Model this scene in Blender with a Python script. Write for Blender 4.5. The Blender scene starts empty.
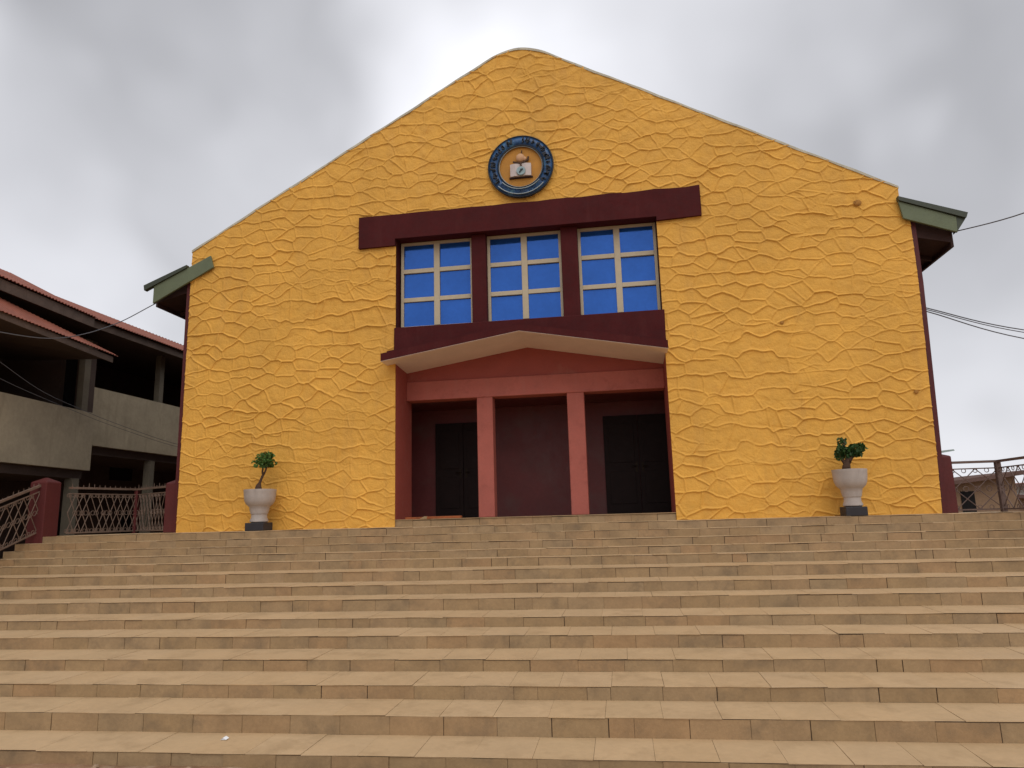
import bpy, bmesh, math, random
import numpy as np
from mathutils import Vector, Matrix

random.seed(11)
RNG = np.random.default_rng(5)
R_ = math.radians
scene = bpy.context.scene
COL = scene.collection

# ------------------------------------------------------------------ camera
cam_data = bpy.data.cameras.new('camera')
cam = bpy.data.objects.new('camera', cam_data)
COL.objects.link(cam)
right = Vector((0.988181, 0.150995, -0.026439))
down = Vector((-0.053318, 0.17685, -0.982793))
fwd = Vector((-0.143721, 0.972587, 0.18281))
M = Matrix((right, -down, -fwd)).transposed().to_4x4()
M.translation = Vector((1.7387, -13.4859, 0.1649))
cam.matrix_world = M
cam_data.sensor_width = 36.0
cam_data.lens = 24.817
cam_data.clip_start = 0.05
cam_data.clip_end = 3000
scene.camera = cam

# ------------------------------------------------------------------ sky and sun
SUN_EL, SUN_AZ = 52.0, 158.0      # azimuth clockwise from +Y (north), sun in front of the church
world = bpy.data.worlds.new('World')
scene.world = world
world.use_nodes = True
wn, wl = world.node_tree.nodes, world.node_tree.links
wn.clear()
w_out = wn.new('ShaderNodeOutputWorld')
w_mix = wn.new('ShaderNodeMixShader')
bg_sky = wn.new('ShaderNodeBackground')
bg_cloud = wn.new('ShaderNodeBackground')
sky = wn.new('ShaderNodeTexSky')
sky.sky_type = 'NISHITA'
sky.sun_disc = False
sky.sun_elevation = R_(SUN_EL)
sky.sun_rotation = R_(SUN_AZ)
sky.air_density = 1.0
sky.dust_density = 3.0
bg_sky.inputs['Strength'].default_value = 0.10
wl.new(sky.outputs['Color'], bg_sky.inputs['Color'])
CLOUD_STRENGTH = 1.12
tc = wn.new('ShaderNodeTexCoord')
def wnoise(scale, detail, rough, vec, dist=0.0):
    n = wn.new('ShaderNodeTexNoise')
    n.inputs['Scale'].default_value = scale
    n.inputs['Detail'].default_value = detail
    n.inputs['Roughness'].default_value = rough
    n.inputs['Distortion'].default_value = dist
    wl.new(vec, n.inputs['Vector'])
    return n
def wmath(op, a, b=None, c=None, clamp=False):
    n = wn.new('ShaderNodeMath'); n.operation = op; n.use_clamp = clamp
    for i, v in enumerate((a, b, c)):
        if v is None: continue
        if isinstance(v, (int, float)): n.inputs[i].default_value = v
        else: wl.new(v, n.inputs[i])
    return n.outputs[0]
# clouds are stretched along the horizon: direction warped by noise
warp = wnoise(2.2, 3, 0.5, tc.outputs['Generated'])
wv = wn.new('ShaderNodeVectorMath'); wv.operation = 'SUBTRACT'
wl.new(warp.outputs['Color'], wv.inputs[0]); wv.inputs[1].default_value = (0.5, 0.5, 0.5)
ws = wn.new('ShaderNodeVectorMath'); ws.operation = 'SCALE'
wl.new(wv.outputs[0], ws.inputs[0]); ws.inputs['Scale'].default_value = 0.42
wa = wn.new('ShaderNodeVectorMath'); wa.operation = 'ADD'
wl.new(tc.outputs['Generated'], wa.inputs[0]); wl.new(ws.outputs[0], wa.inputs[1])
def blob(d, lo, hi, amp):
    dn = wn.new('ShaderNodeVectorMath'); dn.operation = 'DOT_PRODUCT'
    wl.new(wa.outputs[0], dn.inputs[0]); dn.inputs[1].default_value = Vector(d).normalized()
    mr = wn.new('ShaderNodeMapRange'); mr.interpolation_type = 'SMOOTHSTEP'
    wl.new(dn.outputs['Value'], mr.inputs['Value'])
    mr.inputs['From Min'].default_value = lo; mr.inputs['From Max'].default_value = hi
    mr.inputs['To Min'].default_value = 0.0; mr.inputs['To Max'].default_value = amp
    return mr.outputs[0]
big = wnoise(1.6, 4, 0.5, wa.outputs[0])
fine = wnoise(4.0, 5, 0.5, wa.outputs[0])
v = wmath('MULTIPLY_ADD', wmath('SUBTRACT', big.outputs['Fac'], 0.5), 0.34, 0.70)
v = wmath('MULTIPLY_ADD', wmath('SUBTRACT', fine.outputs['Fac'], 0.5), 0.10, v)
for d, lo, hi, amp in (((-0.50, 0.72, 0.47), 0.93, 1.00, -0.24),      # dark bank left of the gable
                       ((-0.40, 0.70, 0.58), 0.96, 1.02, -0.10),
                       ((0.36, 0.84, 0.43), 0.90, 1.01, -0.30),       # grey bank on the right
                       ((-0.24, 0.80, 0.50), 0.93, 1.02, 0.17),       # bright break behind the gable
                       ((0.08, 0.84, 0.54), 0.95, 1.02, 0.16),
                       ((-0.64, 0.73, 0.22), 0.93, 1.01, 0.10),
                       ((0.40, 0.91, 0.07), 0.93, 1.01, 0.12)):
    v = wmath('ADD', v, blob(d, lo, hi, amp))
v = wmath('MAXIMUM', wmath('MINIMUM', v, 1.05), 0.34)
tint = wn.new('ShaderNodeMix'); tint.data_type = 'RGBA'; tint.blend_type = 'MULTIPLY'
tint.inputs['Factor'].default_value = 1.0
cc = wn.new('ShaderNodeCombineColor')
for i in range(3): wl.new(v, cc.inputs[i])
wl.new(cc.outputs[0], tint.inputs[6]); tint.inputs[7].default_value = (0.97, 0.975, 1.03, 1)
wl.new(tint.outputs[2], bg_cloud.inputs['Color'])
bg_cloud.inputs['Strength'].default_value = CLOUD_STRENGTH
w_mix.inputs['Fac'].default_value = 0.94
wl.new(bg_sky.outputs[0], w_mix.inputs[1]); wl.new(bg_cloud.outputs[0], w_mix.inputs[2])
wl.new(w_mix.outputs[0], w_out.inputs['Surface'])

sun_d = bpy.data.lights.new('sun', 'SUN')
sun_d.energy = 1.15
sun_d.angle = R_(55)
sun_d.color = (1.0, 0.95, 0.88)
sun = bpy.data.objects.new('sun', sun_d)
COL.objects.link(sun)
to_sun = Vector((math.sin(R_(SUN_AZ)) * math.cos(R_(SUN_EL)), math.cos(R_(SUN_AZ)) * math.cos(R_(SUN_EL)), math.sin(R_(SUN_EL))))
sun.rotation_euler = to_sun.to_track_quat('Z', 'Y').to_euler()
sun.location = (0, -20, 30)

scene.view_settings.view_transform = 'Standard'
scene.view_settings.look = 'None'
scene.view_settings.gamma = 1.0
scene.view_settings.exposure = 0.0
scene.view_settings.use_curve_mapping = False
scene.render.engine = 'CYCLES'
scene.render.resolution_x = 1024
scene.render.resolution_y = 768
scene.cycles.max_bounces = 8
scene.cycles.diffuse_bounces = 5

# ------------------------------------------------------------------ materials
def mat(name, color, rough=0.8, metallic=0.0, var=0.0, vscale=3.0, bump=0.0, bscale=60.0, spec=0.35,
        stain=None, stain_scale=1.2, stain_lo=0.55, stain_hi=0.75, attr=None, streak=None):
    """Principled material: base colour with noise variation, optional stains, optional per-piece tone and bump."""
    m = bpy.data.materials.new(name); m.use_nodes = True
    nt = m.node_tree; n, l = nt.nodes, nt.links
    p = n['Principled BSDF']
    p.inputs['Roughness'].default_value = rough
    p.inputs['Metallic'].default_value = metallic
    p.inputs['Specular IOR Level'].default_value = spec
    p.inputs['Base Color'].default_value = (*color, 1)
    co = n.new('ShaderNodeTexCoord').outputs['Object']
    last = None
    def mix(bt, fac, a, b):
        x = n.new('ShaderNodeMix'); x.data_type = 'RGBA'; x.blend_type = bt
        if isinstance(fac, (int, float)): x.inputs[0].default_value = fac
        else: l.new(fac, x.inputs[0])
        for i, q in ((6, a), (7, b)):
            if isinstance(q, tuple): x.inputs[i].default_value = (*q[:3], 1)
            else: l.new(q, x.inputs[i])
        return x.outputs[2]
    def noise(scale, detail=5, rgh=0.6, vec=co):
        t = n.new('ShaderNodeTexNoise'); t.inputs['Scale'].default_value = scale
        t.inputs['Detail'].default_value = detail; t.inputs['Roughness'].default_value = rgh
        l.new(vec, t.inputs['Vector']); return t.outputs['Fac']
    def ramp(val, lo, hi, a=0.0, b=1.0):
        r = n.new('ShaderNodeMapRange'); l.new(val, r.inputs[0])
        r.inputs[1].default_value = lo; r.inputs[2].default_value = hi
        r.inputs[3].default_value = a; r.inputs[4].default_value = b
        return r.outputs[0]
    cur = tuple(color)
    if attr:                                   # tone of each tile / sheet, stored on the mesh
        a = n.new('ShaderNodeAttribute'); a.attribute_name = 'tone'
        r = n.new('ShaderNodeValToRGB'); l.new(a.outputs['Fac'], r.inputs[0])
        els = r.color_ramp.elements
        while len(els) < len(attr): els.new(0.5)
        for i, c in enumerate(attr):
            els[i].position = i / (len(attr) - 1); els[i].color = (*c, 1)
        cur = r.outputs[0]
    if var > 0:
        f = ramp(noise(vscale), 0.3, 0.7, 1 - var, 1 + var)
        g = n.new('ShaderNodeCombineColor')
        for i in range(3): l.new(f, g.inputs[i])
        cur = mix('MULTIPLY', 1.0, cur, g.outputs[0])
        f2 = ramp(noise(vscale * 9), 0.3, 0.7, 1 - var * .6, 1 + var * .6)
        g2 = n.new('ShaderNodeCombineColor')
        for i in range(3): l.new(f2, g2.inputs[i])
        cur = mix('MULTIPLY', 1.0, cur, g2.outputs[0])
    if stain:
        cur = mix('MIX', ramp(noise(stain_scale, 7, 0.65), stain_lo, stain_hi), cur, tuple(stain))
    if streak:                                 # vertical weather streaks
        mp = n.new('ShaderNodeMapping'); l.new(co, mp.inputs[0]); mp.inputs['Scale'].default_value = (1, 1, 0.12)
        cur = mix('MIX', ramp(noise(streak[1], 6, 0.6, mp.outputs[0]), 0.55, 0.8, 0, streak[2]), cur, tuple(streak[0]))
    if not isinstance(cur, tuple): l.new(cur, p.inputs['Base Color'])
    if bump > 0:
        b = n.new('ShaderNodeBump'); b.inputs['Strength'].default_value = 1.0
        b.inputs['Distance'].default_value = bump
        l.new(noise(bscale, 6, 0.65), b.inputs['Height'])
        l.new(b.outputs[0], p.inputs['Normal'])
    rr = ramp(noise(vscale * 4), 0.3, 0.7, max(rough - .08, .02), min(rough + .08, 1))
    l.new(rr, p.inputs['Roughness'])
    return m

MT = {}
MT['yellow'] = mat('yellow_stucco', (0.72, 0.380, 0.068), 0.72, var=0.10, vscale=0.8, bump=0.012, bscale=22, spec=0.3,
                   stain=(0.60, 0.29, 0.055), stain_scale=2.3, stain_lo=0.60, stain_hi=0.80, streak=((0.56, 0.30, 0.075), 2.6, 0.55))
MT['coping'] = mat('grey_cement_edge', (0.48, 0.45, 0.35), 0.9, var=0.2, vscale=4, bump=0.004, bscale=40)
MT['maroon'] = mat('maroon_paint', (0.066, 0.0095, 0.010), 0.75, streak=((0.095, 0.022, 0.02), 6, 0.5), var=0.15, vscale=2, bump=0.002, bscale=50, spec=0.15)
MT['maroon_edge'] = mat('maroon_edge_paint', (0.085, 0.013, 0.013), 0.6, var=0.15, vscale=3, bump=0.002, bscale=50)
MT['pink'] = mat('faded_red_paint', (0.41, 0.115, 0.086), 0.7, var=0.08, vscale=2.5, bump=0.0015, bscale=50,
                 stain=(0.29, 0.075, 0.058), stain_scale=3, streak=((0.42, 0.16, 0.125), 7, 0.35))
MT['pink_deep'] = mat('brick_red_paint', (0.31, 0.068, 0.050), 0.7, var=0.08, vscale=2.5, bump=0.0015, bscale=50,
                      stain=(0.33, 0.11, 0.08), stain_scale=2.2, stain_lo=.58, stain_hi=.75)
MT['white'] = mat('cream_soffit_paint', (0.74, 0.61, 0.52), 0.7, var=0.05, vscale=2, bump=0.001)
MT['porch_dark'] = mat('dark_maroon_wall', (0.125, 0.026, 0.025), 0.5, var=0.15, vscale=1.5, stain=(0.12, 0.05, 0.045), stain_scale=1.2, stain_lo=.5, stain_hi=.75)
MT['door'] = mat('dark_stained_door', (0.016, 0.008, 0.007), 0.6, var=0.15, vscale=5, spec=.15)
MT['brass'] = mat('dull_brass', (0.03, 0.022, 0.016), 0.5, metallic=1.0)
MT['glass'] = mat('blue_film_glass', (0.030, 0.125, 0.47), 0.08, metallic=0.6, var=0.10, vscale=1.5, bump=0.0012, bscale=2.2, spec=0.5)
MT['frame'] = mat('cream_window_frame', (0.50, 0.42, 0.29), 0.5, var=0.06, vscale=6)
MT['green'] = mat('green_fascia_board', (0.125, 0.150, 0.085), 0.55, var=0.10, vscale=3, bump=0.001)
MT['green_dark'] = mat('dark_green_flashing', (0.045, 0.055, 0.036), 0.45, var=0.1)
MT['soffit'] = mat('brown_timber_soffit', (0.040, 0.017, 0.013), 0.8, var=0.2, vscale=4)
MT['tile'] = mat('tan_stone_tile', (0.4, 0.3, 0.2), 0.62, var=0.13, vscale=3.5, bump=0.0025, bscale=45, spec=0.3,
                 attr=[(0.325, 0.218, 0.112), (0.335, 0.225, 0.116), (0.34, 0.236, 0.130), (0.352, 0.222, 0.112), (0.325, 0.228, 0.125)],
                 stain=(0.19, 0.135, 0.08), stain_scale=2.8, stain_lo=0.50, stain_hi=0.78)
MT['tread'] = mat('sky_lit_tread_tile', (0.5, 0.35, 0.2), 0.62, var=0.07, vscale=2.0, bump=0.0015, bscale=45, spec=0.3,  # cleaner than the riser tile, paled further with sky light put into the colour
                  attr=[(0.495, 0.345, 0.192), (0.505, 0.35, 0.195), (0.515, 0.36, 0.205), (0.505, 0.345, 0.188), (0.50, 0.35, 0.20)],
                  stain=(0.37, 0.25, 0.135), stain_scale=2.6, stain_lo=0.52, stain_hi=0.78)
MT['grout'] = mat('dark_mortar', (0.085, 0.055, 0.035), 0.95, var=0.25, vscale=6)
MT['concrete'] = mat('cement', (0.24, 0.20, 0.15), 0.9, var=0.15, vscale=2, bump=0.003)
MT['dirt'] = mat('red_dirt', (0.27, 0.155, 0.085), 0.95, var=0.22, vscale=1.2, bump=0.02, bscale=9,
                 stain=(0.40, 0.30, 0.20), stain_scale=1.8, stain_lo=0.5, stain_hi=0.62)
MT['stone'] = mat('rubble_stone', (0.36, 0.25, 0.16), 0.9, var=0.25, vscale=5, bump=0.004)
MT['pot'] = mat('white_painted_pot', (0.42, 0.37, 0.335), 0.7, var=0.09, vscale=6, bump=0.001,
                streak=((0.26, 0.22, 0.20), 9, 0.5))
MT['black'] = mat('black_painted_block', (0.028, 0.026, 0.030), 0.6, var=0.15, vscale=8)
MT['soil'] = mat('dark_soil', (0.05, 0.032, 0.02), 1.0, var=0.3, vscale=12)
MT['bark'] = mat('brown_bark', (0.085, 0.045, 0.027), 0.9, var=0.25, vscale=14, bump=0.004, bscale=60)
MT['leaf'] = mat('green_leaf', (0.055, 0.13, 0.022), 0.5, var=0.1, vscale=10, attr=[(0.030, 0.080, 0.014), (0.055, 0.13, 0.022), (0.105, 0.175, 0.035)])
MT['leaf_dark'] = mat('deep_green_leaf', (0.03, 0.075, 0.018), 0.5, var=0.1, vscale=10, attr=[(0.018, 0.050, 0.012), (0.032, 0.080, 0.018), (0.065, 0.115, 0.03)])
MT['rail'] = mat('weathered_fence_paint', (0.17, 0.115, 0.085), 0.7, var=0.2, vscale=6, stain=(0.16, 0.075, 0.045), stain_scale=9)
MT['rail_dark'] = mat('rusty_brown_fence_paint', (0.13, 0.085, 0.07), 0.7, var=0.2, vscale=6)
MT['pier'] = mat('dark_red_pier_paint', (0.10, 0.019, 0.018), 0.7, var=0.12, vscale=3, bump=0.002)
MT['render'] = mat('grey_cement_render', (0.40, 0.335, 0.23), 0.9, var=0.13, vscale=1.2, bump=0.003, bscale=30,
                   stain=(0.27, 0.22, 0.145), stain_scale=1.1, stain_lo=0.60, stain_hi=0.82, streak=((0.23, 0.185, 0.125), 5, 0.6))
MT['column'] = mat('dull_grey_column', (0.17, 0.145, 0.105), 0.9, var=0.15, vscale=2, bump=0.003, streak=((0.15, 0.12, 0.085), 6, 0.6))
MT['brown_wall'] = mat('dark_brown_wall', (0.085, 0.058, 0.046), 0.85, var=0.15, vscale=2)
MT['void'] = mat('unlit_doorway', (0.008, 0.007, 0.007), 0.9)
MT['board'] = mat('weathered_fascia_timber', (0.115, 0.080, 0.062), 0.85, var=0.25, vscale=3, streak=((0.055, 0.038, 0.03), 6, 0.7))
MT['rust'] = mat('rusty_red_roof_sheet', (0.235, 0.072, 0.042), 0.6, var=0.18, vscale=1.5, stain=(0.15, 0.05, 0.032), stain_scale=2.5)
MT['rust_dull'] = mat('dull_brown_roof_sheet', (0.13, 0.075, 0.06), 0.7, var=0.2, vscale=2)
MT['mud'] = mat('mud_block_wall', (0.28, 0.185, 0.115), 0.95, var=0.16, vscale=1.6, bump=0.006, bscale=20, stain=(0.19, 0.125, 0.08), stain_scale=1.5)
MT['zinc'] = mat('pale_zinc_sheet', (0.55, 0.53, 0.52), 0.5, var=0.1, vscale=2)
MT['pale_wall'] = mat('pale_plaster_wall', (0.52, 0.48, 0.42), 0.85, var=0.08, vscale=1.5)
MT['cable'] = mat('grey_cable_sheath', (0.09, 0.09, 0.10), 0.6)
MT['blue'] = mat('blue_enamel_ring', (0.022, 0.075, 0.19), 0.35, var=0.5, vscale=6, stain=(0.10, 0.24, 0.31), stain_scale=6, stain_lo=.55, stain_hi=.7)
MT['dark_relief'] = mat('dark_raised_relief', (0.018, 0.020, 0.026), 0.5, var=0.3, vscale=20)
MT['pale_ring'] = mat('pale_blue_band', (0.30, 0.36, 0.38), 0.5, var=0.2, vscale=10)
MT['emblem_gold'] = mat('ochre_disc_paint', (0.48, 0.22, 0.035), 0.7, var=0.12, vscale=5)
MT['page'] = mat('off_white_page_paint', (0.55, 0.47, 0.44), 0.6, var=0.08, vscale=8)
MT['flesh'] = mat('peach_relief_paint', (0.56, 0.32, 0.17), 0.6, var=0.1, vscale=9)
MT['teal'] = mat('pale_teal_badge_paint', (0.28, 0.38, 0.40), 0.5, var=0.15, vscale=12)
MT['orange_wood'] = mat('orange_brown_timber', (0.30, 0.085, 0.025), 0.7, var=0.2, vscale=5)
MT['nest'] = mat('dried_mud', (0.36, 0.17, 0.038), 0.95, var=0.3, vscale=15, bump=0.006)
MT['paper'] = mat('white_paper', (0.80, 0.80, 0.80), 0.8)
MT['lamp'] = mat('grey_green_lamp_metal', (0.22, 0.27, 0.24), 0.5)

# ------------------------------------------------------------------ helpers
def finish(name, bm, material, parent=None, smooth=False):
    me = bpy.data.meshes.new(name)
    bm.to_mesh(me); bm.free()
    mats = material if isinstance(material, (list, tuple)) else [material]
    for m in mats: me.materials.append(MT[m])
    if smooth:
        for p in me.polygons: p.use_smooth = True
    o = bpy.data.objects.new(name, me); COL.objects.link(o)
    if parent: o.parent = parent
    return o

def thing(name, label, category, loc=(0, 0, 0), rz=0.0, group=None):
    o = bpy.data.objects.new(name, None); COL.objects.link(o)
    o.empty_display_size = 0.2
    o.location = loc; o.rotation_euler = (0, 0, rz)
    o['label'] = label; o['category'] = category
    if group: o['group'] = group
    return o

def tag(o, label, category, group=None):
    o['label'] = label; o['category'] = category
    if group: o['group'] = group
    return o

def box(bm, x0, x1, y0, y1, z0, z1, tone=None, mi=0):
    vs = [bm.verts.new(c) for c in ((x0, y0, z0), (x1, y0, z0), (x1, y1, z0), (x0, y1, z0),
                                    (x0, y0, z1), (x1, y0, z1), (x1, y1, z1), (x0, y1, z1))]
    fs = []
    for f in ((0, 3, 2, 1), (4, 5, 6, 7), (0, 1, 5, 4), (1, 2, 6, 5), (2, 3, 7, 6), (3, 0, 4, 7)):
        q = bm.faces.new([vs[i] for i in f]); q.material_index = mi; fs.append(q)
    if tone is not None:
        lay = bm.loops.layers.float.get('tone') or bm.loops.layers.float.new('tone')
        for q in fs:
            for lp in q.loops: lp[lay] = tone
    return vs

def prism(bm, pts, y0, y1, mi=0):
    """Extrude a polygon given in (x, z), counter-clockwise seen from the front (-Y), from y0 back to y1."""
    a = [bm.verts.new((x, y0, z)) for x, z in pts]
    b = [bm.verts.new((x, y1, z)) for x, z in pts]
    n = len(pts)
    fs = [bm.faces.new(a), bm.faces.new(b[::-1])]
    for i in range(n):
        j = (i + 1) % n
        fs.append(bm.faces.new((a[j], a[i], b[i], b[j])))
    for f in fs: f.material_index = mi
    return a + b

def hexa(bm, c, mi=0):
    """Box from 8 free corners: bottom 4 (loop) then top 4."""
    vs = [bm.verts.new(p) for p in c]
    for f in ((0, 3, 2, 1), (4, 5, 6, 7), (0, 1, 5, 4), (1, 2, 6, 5), (2, 3, 7, 6), (3, 0, 4, 7)):
        bm.faces.new([vs[i] for i in f]).material_index = mi

def tube(bm, pts, r, seg=6, closed=False, cap=True):
    pts = [Vector(p) for p in pts]
    n = len(pts)
    rs = r if isinstance(r, (list, tuple)) else [r] * n
    rings = []
    prev = None
    for i, p in enumerate(pts):
        if closed: d = pts[(i + 1) % n] - pts[i - 1]
        else: d = pts[min(i + 1, n - 1)] - pts[max(i - 1, 0)]
        d.normalize()
        if prev is None:
            u = d.orthogonal().normalized()
        else:
            u = (prev - d * prev.dot(d)).normalized()
        prev = u
        w = d.cross(u)
        rings.append([bm.verts.new(p + (u * math.cos(2 * math.pi * k / seg) + w * math.sin(2 * math.pi * k / seg)) * rs[i]) for k in range(seg)])
    m = n if closed else n - 1
    for i in range(m):
        a, b = rings[i], rings[(i + 1) % n]
        for k in range(seg):
            bm.faces.new((a[k], a[(k + 1) % seg], b[(k + 1) % seg], b[k]))
    if cap and not closed:
        bm.faces.new(rings[0][::-1]); bm.faces.new(rings[-1])

def bar(bm, a, b, w, h):
    """Square bar from a to b, w wide (horizontal) and h high."""
    a, b = Vector(a), Vector(b)
    d = (b - a).normalized()
    s = d.cross(Vector((0, 0, 1)))
    s = s.normalized() if s.length > 1e-4 else Vector((1, 0, 0))
    u = s.cross(d).normalized()
    c = []
    for sgn in (-1, 1):
        for p, q in ((a, -1), (a, 1), (b, 1), (b, -1)):
            c.append(p + s * q * w / 2 + u * sgn * h / 2)
    hexa(bm, c)

def lathe(bm, prof, seg=28, cx=0, cy=0):
    rings = []
    for r, z in prof:
        rings.append([bm.verts.new((cx + r * math.cos(2 * math.pi * k / seg), cy + r * math.sin(2 * math.pi * k / seg), z)) for k in range(seg)])
    for i in range(len(rings) - 1):
        a, b = rings[i], rings[i + 1]
        for k in range(seg):
            bm.faces.new((a[k], a[(k + 1) % seg], b[(k + 1) % seg], b[k]))
    bm.faces.new(rings[0][::-1]); bm.faces.new(rings[-1])

def bevel(o, w, seg=2):
    md = o.modifiers.new('bevel', 'BEVEL'); md.width = w; md.segments = seg; md.limit_method = 'ANGLE'
    return o

def part_box(name, material, parent, *b, bev=0.0):
    bm = bmesh.new(); box(bm, *b)
    o = finish(name, bm, material, parent)
    if bev: bevel(o, bev)
    return o

# value noise in numpy for the stucco
def vnoise(x, y, scale, seed):
    g = np.random.default_rng(seed).random((256, 256))
    x = x * scale; y = y * scale
    xi = np.floor(x).astype(int); yi = np.floor(y).astype(int)
    fx = x - xi; fy = y - yi
    fx = fx * fx * (3 - 2 * fx); fy = fy * fy * (3 - 2 * fy)
    a = g[xi % 256, yi % 256]; b = g[(xi + 1) % 256, yi % 256]
    c = g[xi % 256, (yi + 1) % 256]; d = g[(xi + 1) % 256, (yi + 1) % 256]
    return (a * (1 - fx) + b * fx) * (1 - fy) + (c * (1 - fx) + d * fx) * fy - 0.5

# ------------------------------------------------------------------ ground
GZ = -1.93
bm = bmesh.new()
xs = [-600, -200, -60, -25] + list(np.linspace(-14, 14, 85)) + [25, 60, 200, 600]
ys = [-600, -200, -60, -25] + list(np.linspace(-14, 4, 55)) + [12, 30, 80, 250, 900]
grid = []
for yv in ys:
    row = []
    for xv in xs:
        near = 1.0 if abs(xv) < 15 and -15 < yv < -6.5 else 0.0
        dz = near * (0.05 * float(vnoise(np.array(xv + 50.), np.array(yv + 50.), 1.7, 3)) + 0.05 * float(vnoise(np.array(xv + 50.), np.array(yv + 50.), 5.1, 4)))
        row.append(bm.verts.new((xv, yv, GZ + dz)))
    grid.append(row)
for j in range(len(ys) - 1):
    for i in range(len(xs) - 1):
        bm.faces.new((grid[j][i], grid[j][i + 1], grid[j + 1][i + 1], grid[j + 1][i]))
o = finish('ground', bm, 'dirt'); o['kind'] = 'structure'

bm = bmesh.new()
for k in range(900):
    x = random.uniform(-9, 8.5); y = -7.32 + 0.018 * x - abs(random.gauss(0, 0.55)) - 0.05
    s = random.choice((0.012, 0.018, 0.025, 0.04, 0.06)) * random.uniform(.7, 1.2)
    mtx = Matrix.Translation((x, y, GZ + s * 0.35 + 0.01)) @ Matrix.Rotation(random.uniform(0, 6), 4, 'Z') @ Matrix.Diagonal((s, s * random.uniform(.6, 1), s * random.uniform(.4, .8), 1))
    res = bmesh.ops.create_icosphere(bm, subdivisions=1, radius=1.0, matrix=mtx)
    for vv in res['verts']: vv.co += Vector([random.uniform(-.2, .2) * s for _ in range(3)])
o = finish('gravel', bm, 'stone')
o['kind'] = 'stuff'; o['label'] = 'loose rubble and gravel scattered on the dirt before the lowest step'; o['category'] = 'gravel'

# ------------------------------------------------------------------ staircase
SK = 0.0167                       # the flight stands a touch askew to the church
SX0, SX1 = -9.78, 8.42
edges = []                        # (front Y at x=0, tread z)
edges += [(-7.305, -1.799), (-6.739, -1.628), (-6.158, -1.495), (-5.525, -1.367), (-4.895, -1.22), (-4.276, -1.096), (-3.623, -0.937), (-3.05, -0.798), (-2.442, -0.647), (-1.834, -0.507)]
edges += [(-1.56, -0.385), (-1.31, -0.258), (-1.06, -0.128), (-0.82, 0.0)]
stairs = thing('staircase', 'wide tan tiled staircase rising to the yellow church front', 'staircase', (0, -4, GZ))
inv = Matrix.Translation((0, 4, -GZ))
def shear(bm):
    for vv in bm.verts: vv.co.y += SK * vv.co.x
def step_mesh(i):
    y0, z = edges[i]
    zb = edges[i - 1][1] if i else GZ - 0.12
    last = i == len(edges) - 1
    y1 = edges[i + 1][0] if not last else 0.6
    bm = bmesh.new()
    lay = bm.loops.layers.float.new('tone')
    th = 0.007
    box(bm, SX0, SX1, y0 + th, (y1 + 0.3 if not last else 1.0), zb - 0.25, z - th, mi=1)      # core, dark mortar shows in the joints
    rr = random.Random(100 + i)
    # riser tiles
    x = SX0 + rr.uniform(-0.4, 0)
    while x < SX1:
        w = rr.choice((0.5, 0.5, 0.5, 0.5, 0.5, 0.5, 0.24)) + rr.uniform(-0.02, 0.02)
        gap = rr.choice((0.003, 0.003, 0.004, 0.004, 0.006, 0.010))
        a, b = max(x, SX0), min(x + w - gap, SX1)
        if b - a > 0.03:
            dy = rr.uniform(-0.003, 0.003)
            top = z - th - rr.choice((0.001, 0.001, 0.001, 0.003, 0.008))
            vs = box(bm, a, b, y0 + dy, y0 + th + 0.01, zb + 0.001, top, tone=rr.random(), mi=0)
            t = rr.uniform(-0.004, 0.004)
            for q in (4, 5): vs[q].co.y += t
        x += w
    # tread tiles, jutting a little over the riser
    x = SX0 + rr.uniform(-0.4, 0)
    yb = y1 + th + 0.008 if not last else 0.6
    while x < SX1:
        w = 0.5 + rr.uniform(-0.015, 0.015)
        gap = rr.choice((0.002, 0.003, 0.003, 0.004))
        a, b = max(x, SX0), min(x + w - gap, SX1)
        if i in (10, 11, 12) and -3.2 < a < -2.2 and rr.random() < .3: x += w; continue
        if b - a > 0.03:
            ov = 0.005 + rr.choice((0, 0, 0, 0.002, 0.003, -0.003))
            dz = rr.uniform(-0.0015, 0.0015)
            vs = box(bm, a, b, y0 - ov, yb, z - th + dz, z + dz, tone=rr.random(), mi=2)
            for q in (0, 1): vs[q].co.z += rr.choice((0, 0, 0, 0.003, 0.005)); vs[q].co.y += rr.uniform(-.003, .003)
            for q in (4, 5): vs[q].co.y += rr.uniform(-.003, .003); vs[q].co.z += rr.uniform(-0.002, 0.001)
            if rr.random() < 0.35:             # chipped nosing corner: shorten this tile and fill with broken slivers
                lo, hi = rr.choice(((0, 4), (1, 5)))
                cut = rr.uniform(.02, .07)
                vs[lo].co.y += rr.uniform(.008, .02); vs[hi].co.y += rr.uniform(.006, .016); vs[hi].co.z -= rr.uniform(.001, .005)
        x += w
    shear(bm)
    bm.transform(inv)
    return bm
for i in range(len(edges)):
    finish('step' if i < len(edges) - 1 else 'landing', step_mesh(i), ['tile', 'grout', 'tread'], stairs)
# side landings behind the flight, left (fenced) and right
part_box('side_landing', 'concrete', stairs, -9.78, -7.38, 0.6 + 4, 1.5 + 4, GZ - 0.1 - GZ, -0.012 - GZ)
part_box('side_landing', 'concrete', stairs, 7.38, 8.42, 0.6 + 4, 1.5 + 4, GZ - 0.1 - GZ, -0.012 - GZ)

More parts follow.
